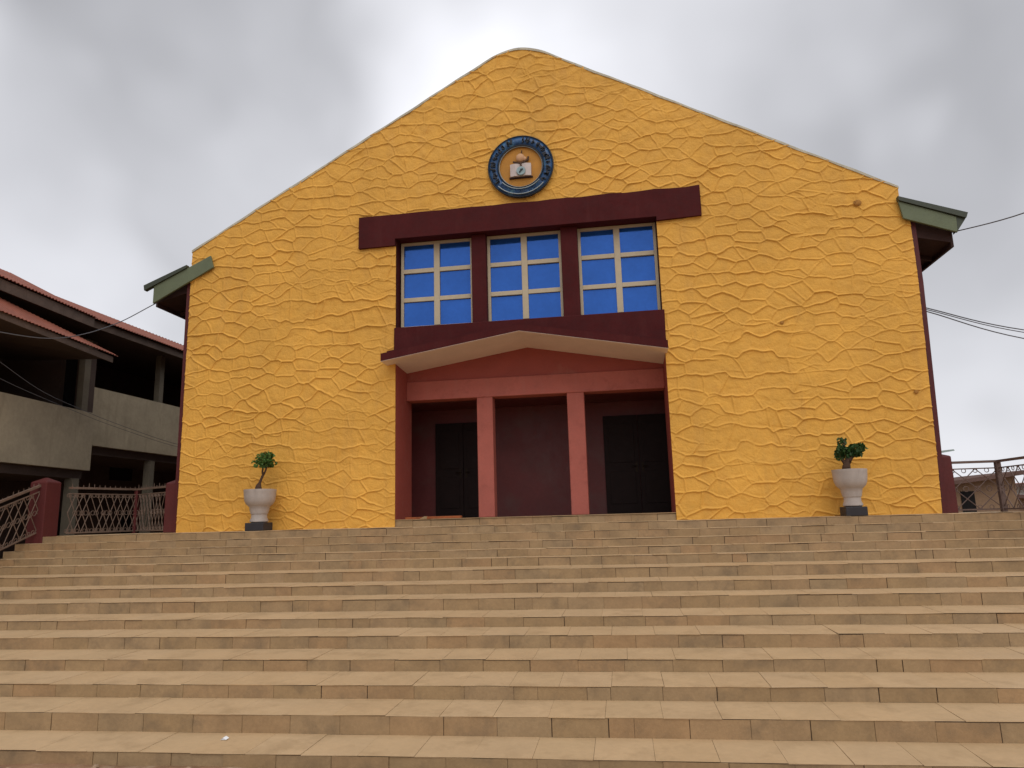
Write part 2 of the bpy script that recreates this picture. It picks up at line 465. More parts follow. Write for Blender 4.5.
# ------------------------------------------------------------------ church
church = thing('church', 'yellow stucco church with maroon porch, blue windows and a rounded gable', 'church', (0, 0, 0))
HW, ZE, ZA = 7.25, 6.07, 10.17
SLOPE = (ZA - ZE) / HW
def ztop(x):
    ax = np.abs(x - 0.05)
    z = ZA - SLOPE * ax
    r = 0.62                                   # rounded peak
    zr = ZA - SLOPE * r / 2 - SLOPE * ax * ax / (2 * r)
    z = np.where(ax < r, zr, z)
    return z + 0.005 * np.sin(x * 3.1) + 0.004 * np.sin(x * 9.7 + 1)

def stucco(x, z):
    """Height of the trowelled stucco: a net of long wavy ridges with cells between them."""
    wx = x + 0.10 * vnoise(x + 40, z + 40, 1.3, 21) + 0.055 * vnoise(x + 40, z + 40, 4.0, 22) + 0.022 * vnoise(x + 40, z + 40, 9.0, 25)
    wz = z + 0.08 * vnoise(x + 80, z + 40, 1.6, 23) + 0.05 * vnoise(x + 40, z + 90, 4.3, 24) + 0.028 * vnoise(x + 40, z + 90, 9.5, 26)
    sx = 0.60
    px, pz = (wx + 10) * sx, wz + 2
    cw, ch = 0.43 * sx, 0.245
    g = np.random.default_rng(77)
    N = 64
    jx = g.uniform(-.48, .48, (N, N)); jz = g.uniform(-.46, .46, (N, N)); lvl = g.random((N, N))
    tiltv = g.uniform(-1, 1, (N, N))
    ci = np.floor(px / cw).astype(int); cj = np.floor(pz / ch).astype(int)
    f1 = np.full(px.shape, 9e9); f2 = np.full(px.shape, 9e9)
    a1 = np.zeros(px.shape); b1 = np.zeros(px.shape); a2 = np.zeros(px.shape); b2 = np.zeros(px.shape)
    l1 = np.zeros(px.shape); t1 = np.zeros(px.shape)
    for dj in (-2, -1, 0, 1, 2):
        for di in (-2, -1, 0, 1, 2):
            i = ci + di; j = cj + dj
            off = (j % 2) * 0.5
            qx = (i + 0.5 + off + jx[i % N, j % N]) * cw
            qz = (j + 0.5 + jz[i % N, j % N]) * ch
            d = (px - qx) ** 2 + (pz - qz) ** 2
            n1 = d < f1
            n2 = (~n1) & (d < f2)
            f2 = np.where(n1, f1, np.where(n2, d, f2))
            a2 = np.where(n1, a1, np.where(n2, qx, a2)); b2 = np.where(n1, b1, np.where(n2, qz, b2))
            f1 = np.where(n1, d, f1)
            a1 = np.where(n1, qx, a1); b1 = np.where(n1, qz, b1)
            l1 = np.where(n1, lvl[i % N, j % N], l1); t1 = np.where(n1, tiltv[i % N, j % N], t1)
    ex, ez = a2 - a1, b2 - b1
    L = np.sqrt(ex * ex + ez * ez) + 1e-9
    e = (f2 - f1) / (2 * L)
    gx, gz = ex / L * sx, ez / L
    e = e / np.sqrt(gx * gx + gz * gz)                     # true distance to the ridge line in metres
    hor = np.clip(np.abs(ez / L), 0, 1)
    amp = 0.66 + 0.34 * hor ** 1.5
    drop = np.clip(0.85 + 1.1 * vnoise(x + 15, z + 33, 1.7, 31), 0.68, 1.15)
    below = (ez > 0)                                       # ridge lies above this point: sharper, undercut lower side
    s = np.where(below, 0.0105, 0.018)
    ridge = np.exp(-(e / s) ** 2)
    vor = ridge * amp
    # second habit of the trowel: long ledges in courses with upright joints
    CH = 0.335
    pw = np.random.default_rng(88)
    ph = pw.uniform(0, 6.28, 96); jw = pw.uniform(-.5, .5, (96, 96)); sl = pw.uniform(-.55, .55, (96, 96)); keep = pw.random((96, 96))
    def course(j):                                         # height of ledge j along the wall
        j = j % 96
        ww = vnoise(x + 7.3 * j, x * 0 + 3.1 * j, 1.1, 51) * .20 + vnoise(x + 3.3 * j, x * 0 + 5.1 * j, 3.2, 52) * .13 + vnoise(x + 3.3 * j, x * 0 + 5.1 * j, 8.0, 54) * .045
        sc = -0.045 * np.abs(np.sin(math.pi * (x / 0.62 + ph[j] + 1.2 * vnoise(x + j, x * 0 + 2.0 * j, .9, 53))))
        u_ = (x + 20) / 0.62 + ph[j]
        k_ = np.floor(u_).astype(int); f_ = np.clip((u_ - k_ - .80) / .20, 0, 1); f_ = f_ * f_ * (3 - 2 * f_)
        return .8 * ww + sc + (jw[k_ % 96, (j + 40) % 96] * (1 - f_) + jw[(k_ + 1) % 96, (j + 40) % 96] * f_) * .15
    zz = z + 3
    j0 = np.floor(zz / CH).astype(int)
    er = np.full(x.shape, 9e9); ab = np.zeros(x.shape, bool)
    row = j0.copy()
    for dj in (-1, 0, 1, 2):
        zb = (j0 + dj) * CH + course(j0 + dj)
        d = zb - zz
        m_ = np.abs(d) < er
        ab = np.where(m_, d > 0, ab); er = np.where(m_, np.abs(d), er)
        row = np.where(d < 0, np.maximum(row, j0 + dj), row)
    row = np.where((j0 * CH + course(j0)) > zz, j0 - 1, row)
    kx = np.floor((x + 20) / 0.56).astype(int)
    ev = np.full(x.shape, 9e9)
    fz = zz / CH - row
    for dk in (-1, 0, 1, 2):
        k = kx + dk
        xv_ = (k + .5 + jw[k % 96, row % 96]) * 0.56 + (fz - .5) * CH * sl[k % 96, row % 96] + 0.03 * vnoise(x + 60, z + 60, 5, 55)
        dd = np.abs(x + 20 - xv_) + np.where(keep[k % 96, row % 96] < .18, 9, 0)
        ev = np.minimum(ev, dd)
    rr_ = np.maximum(np.exp(-(er / np.where(ab, .010, .019)) ** 2), 0.80 * np.exp(-(ev / .015) ** 2))
    msk = np.clip(0.5 + 3.2 * vnoise(x + 21, z + 77, 0.75, 61) + 0.9 * vnoise(x + 21, z + 77, 2.5, 62) + 0.60, 0, 1)
    ridge = vor * msk + rr_ * (1 - msk)
    h = 0.027 * ridge * drop
    h += 0.005 * l1 + 0.010 * np.clip(1 - (pz - b1 + 0.2) / 0.4, 0, 1) * np.clip(e / 0.08, 0, 1)
    h += 0.012 * vnoise(x + 3, z + 5, 2.2, 41) + (0.008 + 0.010 * np.clip((z - 6.2) / 2, 0, 1)) * vnoise(x + 3, z + 5, 9, 42) + 0.0035 * vnoise(x + 3, z + 5, 24, 43)
    return h

OX0, OX1, OZ = -2.63, 2.73, 5.92       # opening of the central bay
def patch(x0, x1, zlo, step=0.0115):
    nx = max(2, int((x1 - x0) / step)); nz = int((8.2 - zlo) / step) if zlo < 5 else int(3.4 / step)
    X = np.linspace(x0, x1, nx + 1)
    V = np.linspace(0, 1, nz + 1)
    XX, VV = np.meshgrid(X, V)
    ZZ = zlo + (ztop(XX) - zlo) * VV
    H = stucco(XX, ZZ)
    return XX, -H, ZZ
def bulge(z): return 0.135 * np.clip(z / 4.2, 0, 1) ** .8 * np.clip((5.55 - z) / .1, 0, 1)   # the right edge leans out below the eave
verts, faces, base = [], [], 0
for x0, x1, zlo in ((-HW, OX0, -0.05), (OX0, OX1, OZ), (OX1, HW, -0.05)):
    XX, YY, ZZ = patch(x0, x1, zlo)
    if x0 > 0: XX = XX + bulge(ZZ) * (XX - x0) / (x1 - x0)
    ny, nx = XX.shape
    verts.append(np.stack([XX, YY, ZZ], -1).reshape(-1, 3))
    idx = base + np.arange(ny * nx).reshape(ny, nx)
    faces.append(np.stack([idx[:-1, :-1], idx[:-1, 1:], idx[1:, 1:], idx[1:, :-1]], -1).reshape(-1, 4))
    base += ny * nx
V = np.concatenate(verts); F = np.concatenate(faces)
me = bpy.data.meshes.new('front_wall')
me.vertices.add(len(V)); me.vertices.foreach_set('co', V.astype(np.float32).ravel())
me.loops.add(F.size); me.loops.foreach_set('vertex_index', F.astype(np.int32).ravel())
me.polygons.add(len(F)); me.polygons.foreach_set('loop_start', np.arange(0, F.size, 4, dtype=np.int32))
me.polygons.foreach_set('loop_total', np.full(len(F), 4, dtype=np.int32))
me.polygons.foreach_set('use_smooth', np.ones(len(F), dtype=bool))
me.materials.append(MT['yellow'])
me.update(calc_edges=True); me.validate()
front = bpy.data.objects.new('front_wall', me); COL.objects.link(front); front.parent = church

# the body of the gable wall behind the stucco, with the opening cut out
bm = bmesh.new()
XS = np.linspace(-HW + .004, HW - .004, 90)
def slab(bm, x0, x1, zlo, y0, y1, drop=0.012, n=120):
    xv = np.linspace(x0, x1, n)
    pts = [(x0, zlo), (x1, zlo)] + [(float(x), float(ztop(np.array(x)) - drop - .004)) for x in xv[::-1]]
    prism(bm, pts, y0, y1)
slab(bm, -HW + .004, OX0 - .0005, -0.05, 0.012, 0.30)
slab(bm, OX0 - .0005, OX1 + .0005, OZ + 0.002, 0.012, 0.30)
slab(bm, OX1 + .0005, HW - .004, -0.05, 0.012, 0.30)
finish('wall_core', bm, 'yellow', church)
# cement edge along the gable
bm = bmesh.new()
xv = np.linspace(-HW - 0.01, HW + 0.01, 260)
prev = None
for x in xv:
    z = float(ztop(np.array(x))); t = 0.055 + 0.012 * math.sin(x * 5)
    cur = [bm.verts.new(p) for p in ((x, -0.022, z - t * .55), (x, -0.018, z + 0.02), (x, 0.31, z + 0.02), (x, 0.31, z - t))]
    if prev:
        for a in range(4):
            b = (a + 1) % 4
            bm.faces.new((prev[a], cur[a], cur[b], prev[b]))
    else: bm.faces.new(cur)
    prev = cur
bm.faces.new(prev[::-1])
finish('gable_coping', bm, 'coping', church)

# side walls, back, roof
bm = bmesh.new()
box(bm, -7.30, -7.10, 0.30, 19, -1.95, 5.35); box(bm, 7.10, 7.30, 0.30, 19, -1.95, 5.35)
prism(bm, [(-7.1, -1.95), (7.1, -1.95), (7.1, 5.35), (0, 8.05), (-7.1, 5.35)], 18.8, 19.0)
box(bm, -7.10, OX0 - .7, 0.305, 0.5, -1.95, 5.3); box(bm, OX1 + .7, 7.10, 0.305, 0.5, -1.95, 5.3)
finish('body_wall', bm, 'maroon', church)
for s in (-1, 1):
    a, b = sorted((s * 7.235, s * 7.345))
    bm = bmesh.new()
    zs_ = np.linspace(-0.02, 5.45, 14)
    q = [(0.0 if s < 0 else float(bulge(np.array(min(z, 5.44))))) for z in zs_]
    for z0_, z1_, q0, q1 in zip(zs_[:-1], zs_[1:], q[:-1], q[1:]):
        hexa(bm, [(a + q0, .02, z0_), (b + q0, .02, z0_), (b + q0, .29, z0_), (a + q0, .29, z0_), (a + q1, .02, z1_), (b + q1, .02, z1_), (b + q1, .29, z1_), (a + q1, .29, z1_)])
    bmesh.ops.remove_doubles(bm, verts=bm.verts, dist=.0005)
    for f in [f for f in bm.faces if abs(f.normal.z) > .9 and -0.01 < f.calc_center_median().z < 5.44]: bm.faces.remove(f)
    finish('corner_trim', bm, 'maroon_edge', church)
def zroof(ax): return 5.83 - 0.39 * (ax - 6.85)
for s in (-1, 1):
    bm = bmesh.new()
    xo, xi = 8.20, 0.0
    p = [(s * xi, zroof(0) + .04), (s * xo, zroof(8.2) - .02), (s * xo, zroof(8.2) + .03), (s * xi, zroof(0) + .10)]
    if s > 0: p = p[:]
    else: p = p[::-1]
    prism(bm, p, 0.34, 19.3)
    roof = finish('roof', bm, 'green_dark', church)
    bm = bmesh.new()                                   # boarded soffit with rafters under the overhang
    p = [(s * 7.30, zroof(7.30) - 0.50), (s * 8.08, zroof(8.08) - 0.39), (s * 8.08, zroof(8.08) - 0.36), (s * 7.30, zroof(7.30) - 0.47)]
    prism(bm, p if s > 0 else p[::-1], 0.10, 19.2)
    p = [(s * 7.30, zroof(7.30) - 0.47), (s * 8.08, zroof(8.08) - 0.36), (s * 8.08, zroof(8.08) - 0.03), (s * 7.30, zroof(7.30) - 0.03)]
    prism(bm, p if s > 0 else p[::-1], 0.102, 0.14)
    for k in range(16):
        y = 0.9 + k * 1.2
        p = [(s * 7.30, zroof(7.30) - 0.58), (s * 8.07, zroof(8.07) - 0.46), (s * 8.07, zroof(8.07) - 0.392), (s * 7.30, zroof(7.30) - 0.502)]
        prism(bm, p if s > 0 else p[::-1], y, y + 0.07)
    finish('eave_soffit', bm, 'soffit', roof)
    # side fascia along the eave
    a, b = sorted((s * 8.085, s * 8.135))
    bm = bmesh.new(); box(bm, a, b, 0.12, 19.2, zroof(8.1) - 0.47, zroof(8.1) - 0.03)
    finish('eave_fascia', bm, 'soffit', roof)
# green barge boards on the front
def barge(pts_board, pts_lip, y0, y1):
    bm = bmesh.new(); prism(bm, pts_board, y0, y1)
    o = finish('barge_board', bm, 'green', church); bevel(o, 0.008)
    bm = bmesh.new(); prism(bm, pts_lip, y0 - 0.035, y1 + 0.02)
    finish('metal_flashing', bm, 'green_dark', o)
barge([(-8.07, 4.885), (-6.69, 5.60), (-6.77, 5.87), (-8.07, 5.275)], [(-8.27, 5.185), (-7.30, 5.625), (-7.30, 5.69), (-8.29, 5.30)], -0.085, -0.035)
barge([(7.24, 5.43), (8.135, 5.075), (8.15, 5.38), (7.19, 5.78)], [(7.19, 5.782), (8.30, 5.33), (8.34, 5.43), (7.18, 5.865)], -0.095, -0.045)
bm = bmesh.new(); prism(bm, [(8.140, 5.10), (8.30, 5.325), (8.152, 5.385)], -0.085, 0.10); finish('board_end', bm, 'green_dark', church)

# ---- central bay: lintel band, windows, sill
bm = bmesh.new()
top = [(-3.42 + 7.02 * i / 24, 6.435 + 0.035 * i / 24 + 0.010 * math.sin(i * 1.9) + 0.008 * math.sin(i * 4.3)) for i in range(25)]
poly = [(-3.42, 5.80), (OX0 + .005, 5.79), (OX0 + .005, OZ - .01), (OX1 - .005, OZ - .01), (OX1 - .005, 5.80), (3.60, 5.80)] + top[::-1]
# split in three convex pieces
prism(bm, [(-3.42, 5.745), (OX0, 5.755), (OX0, 5.90), (-3.42, 5.90)], -0.075, 0.01)
prism(bm, [(OX1, 5.815), (3.60, 5.845), (3.60, 5.90), (OX1, 5.90)], -0.075, 0.01)
prism(bm, [(-3.42, 5.90), (OX0, 5.90), (OX1, 5.90), (3.60, 5.90)] + top[::-1], -0.075, 0.01)
bmesh.ops.remove_doubles(bm, verts=bm.verts, dist=0.0005)
finish('lintel_band', bm, 'maroon', church)
bm = bmesh.new()
box(bm, OX0 - .12, OX0 + .002, 0.013, 0.52, 3.80, OZ - .001); box(bm, OX1 - .002, OX1 + .12, 0.013, 0.52, 3.80, OZ - .001)
box(bm, OX0 - .12, OX1 + .12, 0.013, 0.52, OZ, OZ + .15)
finish('window_reveal', bm, 'maroon', church)
WY = 0.26
wins = [(-2.60, -1.045), (-0.742, 0.808), (1.145, 2.722)]
for a, b in ((-1.045, -0.742), (0.808, 1.145)):
    bm = bmesh.new(); box(bm, a, b, 0.10, 0.50, 3.9, OZ - .002)
    bevel(finish('window_pier', bm, 'maroon', church), 0.01)
part_box('wall_behind_windows', 'void', church, OX0 - .1, OX1 + .1, 0.50, 0.54, 3.85, OZ)
ZW0, ZW1 = 4.02, 5.915
for a, b in wins:
    fw = 0.060
    bm = bmesh.new()
    mx = (a + b) / 2
    box(bm, a, a + fw, WY, WY + .07, ZW0, ZW1); box(bm, b - fw, b, WY, WY + .07, ZW0, ZW1)
    box(bm, a + fw, b - fw, WY, WY + .07, ZW1 - fw, ZW1); box(bm, a + fw, b - fw, WY, WY + .07, ZW0, ZW0 + fw)
    box(bm, mx - .062, mx + .062, WY - .006, WY + .066, ZW0 + fw, ZW1 - fw)
    zs = [ZW0 + 0.63, ZW0 + 1.26]
    for z in zs:
        box(bm, a + fw, mx - .062, WY - .002, WY + .064, z - .046, z + .046)
        box(bm, mx + .062, b - fw, WY - .002, WY + .064, z - .046, z + .046)
    win = finish('window', bm, 'frame', church); bevel(win, 0.006)
    zz = [ZW0 + fw] + [q for z in zs for q in (z - .046, z + .046)] + [ZW1 - fw]
    for cx0, cx1 in ((a + fw, mx - .062), (mx + .062, b - fw)):
        for r in range(3):
            bm = bmesh.new()
            vs = box(bm, cx0 - .004, cx1 + .004, WY + .040, WY + .048, zz[2 * r] - .004, zz[2 * r + 1] + .004)
            t = random.uniform(-.012, .012); u = random.uniform(-.008, .008)
            for q in (4, 5): vs[q].co.y += t
            for q in (1, 5): vs[q].co.y += u
            finish('window_pane', bm, 'glass', win)
CXA_ = -0.03
bm = bmesh.new()
prism(bm, [(-2.655, 3.30), (CXA_, 3.73), (CXA_, 3.995), (-2.65, 3.99)], -0.045, 0.48)
prism(bm, [(CXA_, 3.73), (2.755, 3.235), (2.765, 4.0), (CXA_, 3.995)], -0.045, 0.48)
bmesh.ops.remove_doubles(bm, verts=bm.verts, dist=0.0005)
bevel(finish('sill_panel', bm, 'maroon', church), 0.012)

# ---- canopy over the porch
CX0, CXA, CX1 = -2.80, -0.03, 2.76
def canopy_z(x, dz): return (3.215 + (3.665 - 3.215) * (1 - abs(x - CXA) / (CXA - CX0 if x < CXA else CX1 - CXA))) + dz
bm = bmesh.new()
under = [(CX0, 3.225), (CXA, 3.665), (CX1, 3.145)]
prism(bm, [under[0], under[1], (CXA, 3.79), (CX0, 3.375)], -0.42, 0.0)
prism(bm, [under[1], under[2], (CX1, 3.295), (CXA, 3.79)], -0.42, 0.0)
can = finish('canopy', bm, 'maroon', church)
bm = bmesh.new()
prism(bm, [(CX0 + .1, 3.391), (CXA, 3.791), (CXA, 3.835), (CX0 + .1, 3.435)], -0.34, -0.046)
prism(bm, [(CXA, 3.791), (CX1 - .02, 3.300), (CX1 - .02, 3.345), (CXA, 3.835)], -0.34, -0.046)
finish('canopy_capping', bm, 'maroon', can)
bm = bmesh.new()                                          # cream painted underside
for (xa, za), (xb, zb) in ((under[0], under[1]), (under[1], under[2])):
    prism(bm, [(xa, za - .010), (xb, zb - .010), (xb, zb - .002), (xa, za - .002)], -0.412, 0.0)
    xa2, xb2 = max(xa, OX0), min(xb, OX1)
    za2 = za + (zb - za) * (xa2 - xa) / (xb - xa); zb2 = za + (zb - za) * (xb2 - xa) / (xb - xa)
    hexa(bm, [(xa2, .001, za2 - .010), (xb2, .001, zb2 - .010), (xb2, 1.18, zb2 - .075), (xa2, 1.18, za2 - .075), (xa2, .001, za2 + .1), (xb2, .001, zb2 + .1), (xb2, 1.18, zb2 + .1), (xa2, 1.18, za2 + .1)])
finish('canopy_underside', bm, 'white', can)

# ---- porch
bm = bmesh.new()
prism(bm, [(OX0, 2.98), (OX1, 2.98), (OX1, 3.18), (CXA + .05, 3.64), (OX0, 3.24)], 0.80, 1.10)
finish('pediment', bm, 'pink_deep', church)
bm = bmesh.new(); box(bm, OX0, OX1, 0.765, 1.12, 2.60, 3.0)
bevel(finish('porch_beam', bm, 'pink', church), 0.012)
for a, b in ((-1.125, -0.79), (0.755, 1.105)):
    bm = bmesh.new(); box(bm, a, b, 0.785, 1.09, 0.14, 2.605)
    bevel(finish('column', bm, 'pink', church), 0.015)
for a, b in ((OX0 - .30, OX0), (OX1, OX1 + .30)):
    bm = bmesh.new(); box(bm, a, b, 0.016, 1.13, -0.05, 3.3)
    finish('porch_jamb', bm, 'pink_deep', church)
bm = bmesh.new()
box(bm, -3.3, 3.4, 2.45, 2.65, 0, 2.9)                     # back wall
box(bm, -3.4, -3.2, 1.13, 2.5, 0, 2.9); box(bm, 3.3, 3.5, 1.13, 2.5, 0, 2.9)
box(bm, -3.3, 3.4, 1.131, 2.6, 2.62, 2.8)
finish('porch_wall', bm, 'porch_dark', church)
bm = bmesh.new(); lay = bm.loops.layers.float.new('tone')
rr = random.Random(9)
box(bm, -3.3, 3.4, 0.035, 2.6, -0.05, 0.125, mi=1)
x = OX0
while x < OX1 - .01:
    b = min(x + rr.choice((.5, .48, .52, .36)), OX1)
    box(bm, x, b - rr.choice((.003, .005, .008)), 0.02 + rr.uniform(-.004, .004), 0.04, 0.0, 0.122 - rr.choice((0, 0, .01)), tone=rr.random())
    box(bm, x, b - .004, 0.005 + rr.uniform(-.006, .004), 1.6, 0.125, 0.14, tone=rr.random())
    x = b
finish('porch_floor', bm, ['tile', 'grout'], church)
for a, b in ((-2.44, -1.13), (1.43, 2.95)):
    bm = bmesh.new()
    mid = (a + b) / 2
    box(bm, a, mid - .004, 2.40, 2.448, 0.145, 2.30); box(bm, mid + .004, b, 2.40, 2.448, 0.145, 2.30)
    for l, r in ((a + .1, mid - .1), (mid + .1, b - .1)):
        for z0, z1 in ((.35, 1.05), (1.25, 2.12)):
            box(bm, l, r, 2.385, 2.401, z0, z1)
    dr = finish('door', bm, 'door', church); bevel(dr, 0.006)
    bm = bmesh.new()
    for sx in (-.07, .07):
        tube(bm, [(mid + sx, 2.40, 1.16), (mid + sx, 2.34, 1.16), (mid + sx * 2.4, 2.335, 1.16)], .012)
        box(bm, mid + sx - .02, mid + sx + .02, 2.393, 2.399, 1.04, 1.24)
    finish('door_handle', bm, 'brass', dr)

# ------------------------------------------------------------------ emblem on the gable
emb = thing('emblem', 'round blue ringed crest with open book relief high on the gable', 'emblem', (0.060, -0.02, 7.235))
def ring(bm, r0, r1, y0, y1, n=56, ky=1.0):
    vs = []
    for k in range(n):
        a = 2 * math.pi * k / n; c, s = math.cos(a), math.sin(a)
        vs.append([bm.verts.new((r * c, y, r * s)) for r, y in ((r0, y1), (r0, y0), ((r0 + r1) / 2, y0 - .018), (r1, y0), (r1, y1))])
    for k in range(n):
        A, B = vs[k], vs[(k + 1) % n]
        for i in range(5):
            j = (i + 1) % 5
            bm.faces.new((A[i], A[j], B[j], B[i]))
bm = bmesh.new(); ring(bm, 0.475, 0.665, -0.075, 0.02)
finish('outer_ring', bm, 'blue', emb, True)
bm = bmesh.new()
for q in (0.467, 0.672):
    tube(bm, [(q * math.cos(2 * math.pi * k / 56), -0.075, q * math.sin(2 * math.pi * k / 56)) for k in range(56)], 0.016, 6, True)
rim = finish('ring_edge', bm, 'pale_ring', emb, True)
rim.data.materials.clear(); rim.data.materials.append(MT['dark_relief'])
bm = bmesh.new()
tube(bm, [(0.455 * math.cos(2 * math.pi * k / 56), -0.06, 0.455 * math.sin(2 * math.pi * k / 56)) for k in range(56)], 0.015, 6, True)
finish('inner_edge', bm, 'pale_ring', emb, True)
bm = bmesh.new()
n = 48
c0 = [bm.verts.new((0.46 * math.cos(2 * math.pi * k / n), -0.02, 0.46 * math.sin(2 * math.pi * k / n))) for k in range(n)]
c1 = [bm.verts.new((0.46 * math.cos(2 * math.pi * k / n), 0.02, 0.46 * math.sin(2 * math.pi * k / n))) for k in range(n)]
bm.faces.new(c0)
for k in range(n): bm.faces.new((c0[k], c1[k], c1[(k + 1) % n], c0[(k + 1) % n]))
finish('disc', bm, 'emblem_gold', emb)
# worn raised lettering around the upper ring (too worn to read): strokes only
rr = random.Random(4)
for k in range(27):
    bm = bmesh.new()
    a = R_(216 - k * 9.7)
    if 86 < math.degrees(a) % 360 < 104: bm.free(); continue
    for t in range(rr.choice((3, 3, 4))):
        aa = a + R_(rr.uniform(-3.2, 3.2)); ra, rb = sorted((rr.uniform(.505, .56), rr.uniform(.57, .64)))
        ab = aa + R_(rr.choice((0, 0, 0, 3, -3)))
        bar(bm, (ra * math.cos(aa), -0.105, ra * math.sin(aa)), (rb * math.cos(ab), -0.105, rb * math.sin(ab)), .024, .024)
    finish('raised_letter', bm, 'dark_relief', emb)
bm = bmesh.new()                                           # ribbon at the foot of the ring
pr = []
for k in range(13):
    a = R_(222 + k * 8)
    pr.append([bm.verts.new((r * math.cos(a), -0.108 - .01 * math.sin(k * 1.3), r * math.sin(a))) for r in (0.515, 0.625)])
for k in range(12):
    bm.faces.new((pr[k][0], pr[k][1], pr[k + 1][1], pr[k + 1][0]))
bmesh.ops.solidify(bm, geom=bm.faces[:], thickness=0.02)
rb = finish('ribbon', bm, 'blue', emb)
bm = bmesh.new()                                           # open book
for s in (-1, 1):
    pts = [(s * 0.005, -0.085), (s * 0.10, -0.115), (s * 0.20, -0.085)]
    for i in range(2):
        (xa, ya), (xb, yb) = pts[i], pts[i + 1]
        za, zb = -0.14, 0.10
        hexa(bm, [(xa, ya, za), (xb, yb, za), (xb, yb + .06, za), (xa, ya + .06, za), (xa, ya, zb + .01), (xb, yb, zb + .01), (xb, yb + .06, zb), (xa, ya + .06, zb)])
bk = finish('book', bm, 'page', emb)
bm = bmesh.new(); box(bm, -0.225, 0.225, -0.055, -0.018, -0.165, -0.138); finish('book_base', bm, 'soffit', bk)
bm = bmesh.new()
c0 = [bm.verts.new((0.01 + 0.085 * math.cos(2 * math.pi * k / 24), -0.135, -0.05 + 0.085 * math.sin(2 * math.pi * k / 24))) for k in range(24)]
c1 = [bm.verts.new((q.co.x, -0.08, q.co.z)) for q in c0]
bm.faces.new(c0)
for k in range(24): bm.faces.new((c0[k], c1[k], c1[(k + 1) % 24], c0[(k + 1) % 24]))
bd = finish('round_badge', bm, 'teal', emb)
bm = bmesh.new(); bar(bm, (-.02, -.142, -.09), (.045, -.142, -.02), .02, .02); bar(bm, (0.0, -.142, -.03), (.05, -.142, -.025), .016, .016)
finish('badge_mark', bm, 'dark_relief', bd)
bm = bmesh.new()
bmesh.ops.create_uvsphere(bm, u_segments=18, v_segments=12, radius=0.085, matrix=Matrix.Translation((0.0, -0.075, 0.235)) @ Matrix.Diagonal((1, .7, 1.05, 1)))
bmesh.ops.create_uvsphere(bm, u_segments=14, v_segments=8, radius=0.045, matrix=Matrix.Translation((0.075, -0.07, 0.215)) @ Matrix.Diagonal((1, .7, 1, 1)))
finish('flame', bm, 'flesh', emb, True)
bm = bmesh.new()
tube(bm, [(-0.14, -.06, .17), (-.06, -.085, .135), (0.0, -.09, .12), (.07, -.085, .14), (.14, -.06, .19), (.15, -.05, .26)], .02)
tube(bm, [(0.02, -.05, .32), (.03, -.05, .40)], .012); tube(bm, [(.0, -.1, .13), (0.02, -.12, .03)], .014)
finish('lamp_stem', bm, 'bark', emb)

for ch in emb.children:
    if ch.name.split('.')[0] in ('book', 'round_badge', 'flame', 'lamp_stem'):
        ch.location.z -= 0.07; ch.scale = (1.08, 1, 1.08)
bm = bmesh.new()
for q in (0.515, 0.628):
    tube(bm, [(q * math.cos(R_(222 + k * 8)), -0.125, q * math.sin(R_(222 + k * 8))) for k in range(13)], .010, 5)
finish('ribbon_edge', bm, 'pale_ring', rb)

# ------------------------------------------------------------------ potted plants
def leaf_crown(bm, centre, rad, count, size, seed, clumps):
    lay = bm.loops.layers.float.get('tone') or bm.loops.layers.float.new('tone')
    rr = random.Random(seed)
    cs = []
    for i in range(clumps):
        d = Vector((rr.gauss(0, 1), rr.gauss(0, 1), rr.gauss(0, 1))).normalized()
        cs.append((Vector(centre) + Vector((d.x * rad[0], d.y * rad[1], d.z * rad[2])) * rr.uniform(.35, .85), rr.uniform(.3, .55), rr.random()))
    for i in range(count):
        c, cr, tn = rr.choice(cs)
        d = Vector((rr.gauss(0, 1), rr.gauss(0, 1), rr.gauss(0, 1))).normalized() * rr.uniform(.3, 1) ** .5
        p = c + Vector((d.x * rad[0], d.y * rad[1], d.z * rad[2])) * cr
        ax = Vector((rr.uniform(-1, 1), rr.uniform(-1, 1), rr.uniform(-.5, .9))).normalized()
        sd = ax.orthogonal(); sd.rotate(Matrix.Rotation(rr.uniform(0, 6.28), 3, ax)); up = ax.cross(sd)
        L = size * rr.uniform(.7, 1.3); W = L * .42
        vs = [bm.verts.new(p - ax * L / 2), bm.verts.new(p + sd * W + up * .15 * W), bm.verts.new(p + ax * L / 2), bm.verts.new(p - sd * W + up * .15 * W)]
        f = bm.faces.new(vs)
        t = min(1, max(0, .55 * tn + .45 * rr.random()))
        for lp in f.loops: lp[lay] = t
POT = [(0.155, 0.155), (0.185, 0.175), (0.185, 0.20), (0.160, 0.25), (0.160, 0.315), (0.175, 0.325), (0.178, 0.345), (0.195, 0.40), (0.205, 0.455),
       (0.228, 0.475), (0.275, 0.515), (0.305, 0.575), (0.318, 0.65), (0.326, 0.745), (0.330, 0.760), (0.330, 0.792), (0.295, 0.795), (0.285, 0.76), (0.02, 0.755)]
def potted(loc, scale, wide, label):
    t = thing('potted_plant', label, 'potted plant', loc, 0, 'potted plants beside the church porch')
    bm = bmesh.new(); lathe(bm, [(r * wide, z * scale) for r, z in POT], 36)
    pot = finish('pot', bm, 'pot', t, True)
    md = pot.modifiers.new('edge', 'EDGE_SPLIT'); md.split_angle = R_(40)
    bm = bmesh.new(); lathe(bm, [(0.02, .756 * scale), (.286 * wide, .756 * scale), (.27 * wide, .775 * scale), (.02, .79 * scale)], 24)
    finish('soil', bm, 'soil', pot)
    bm = bmesh.new(); h = .205 * wide
    box(bm, -h, h, -h, h, 0.0, .155 * scale)
    bevel(finish('base_block', bm, 'black', t), 0.012)
    return t
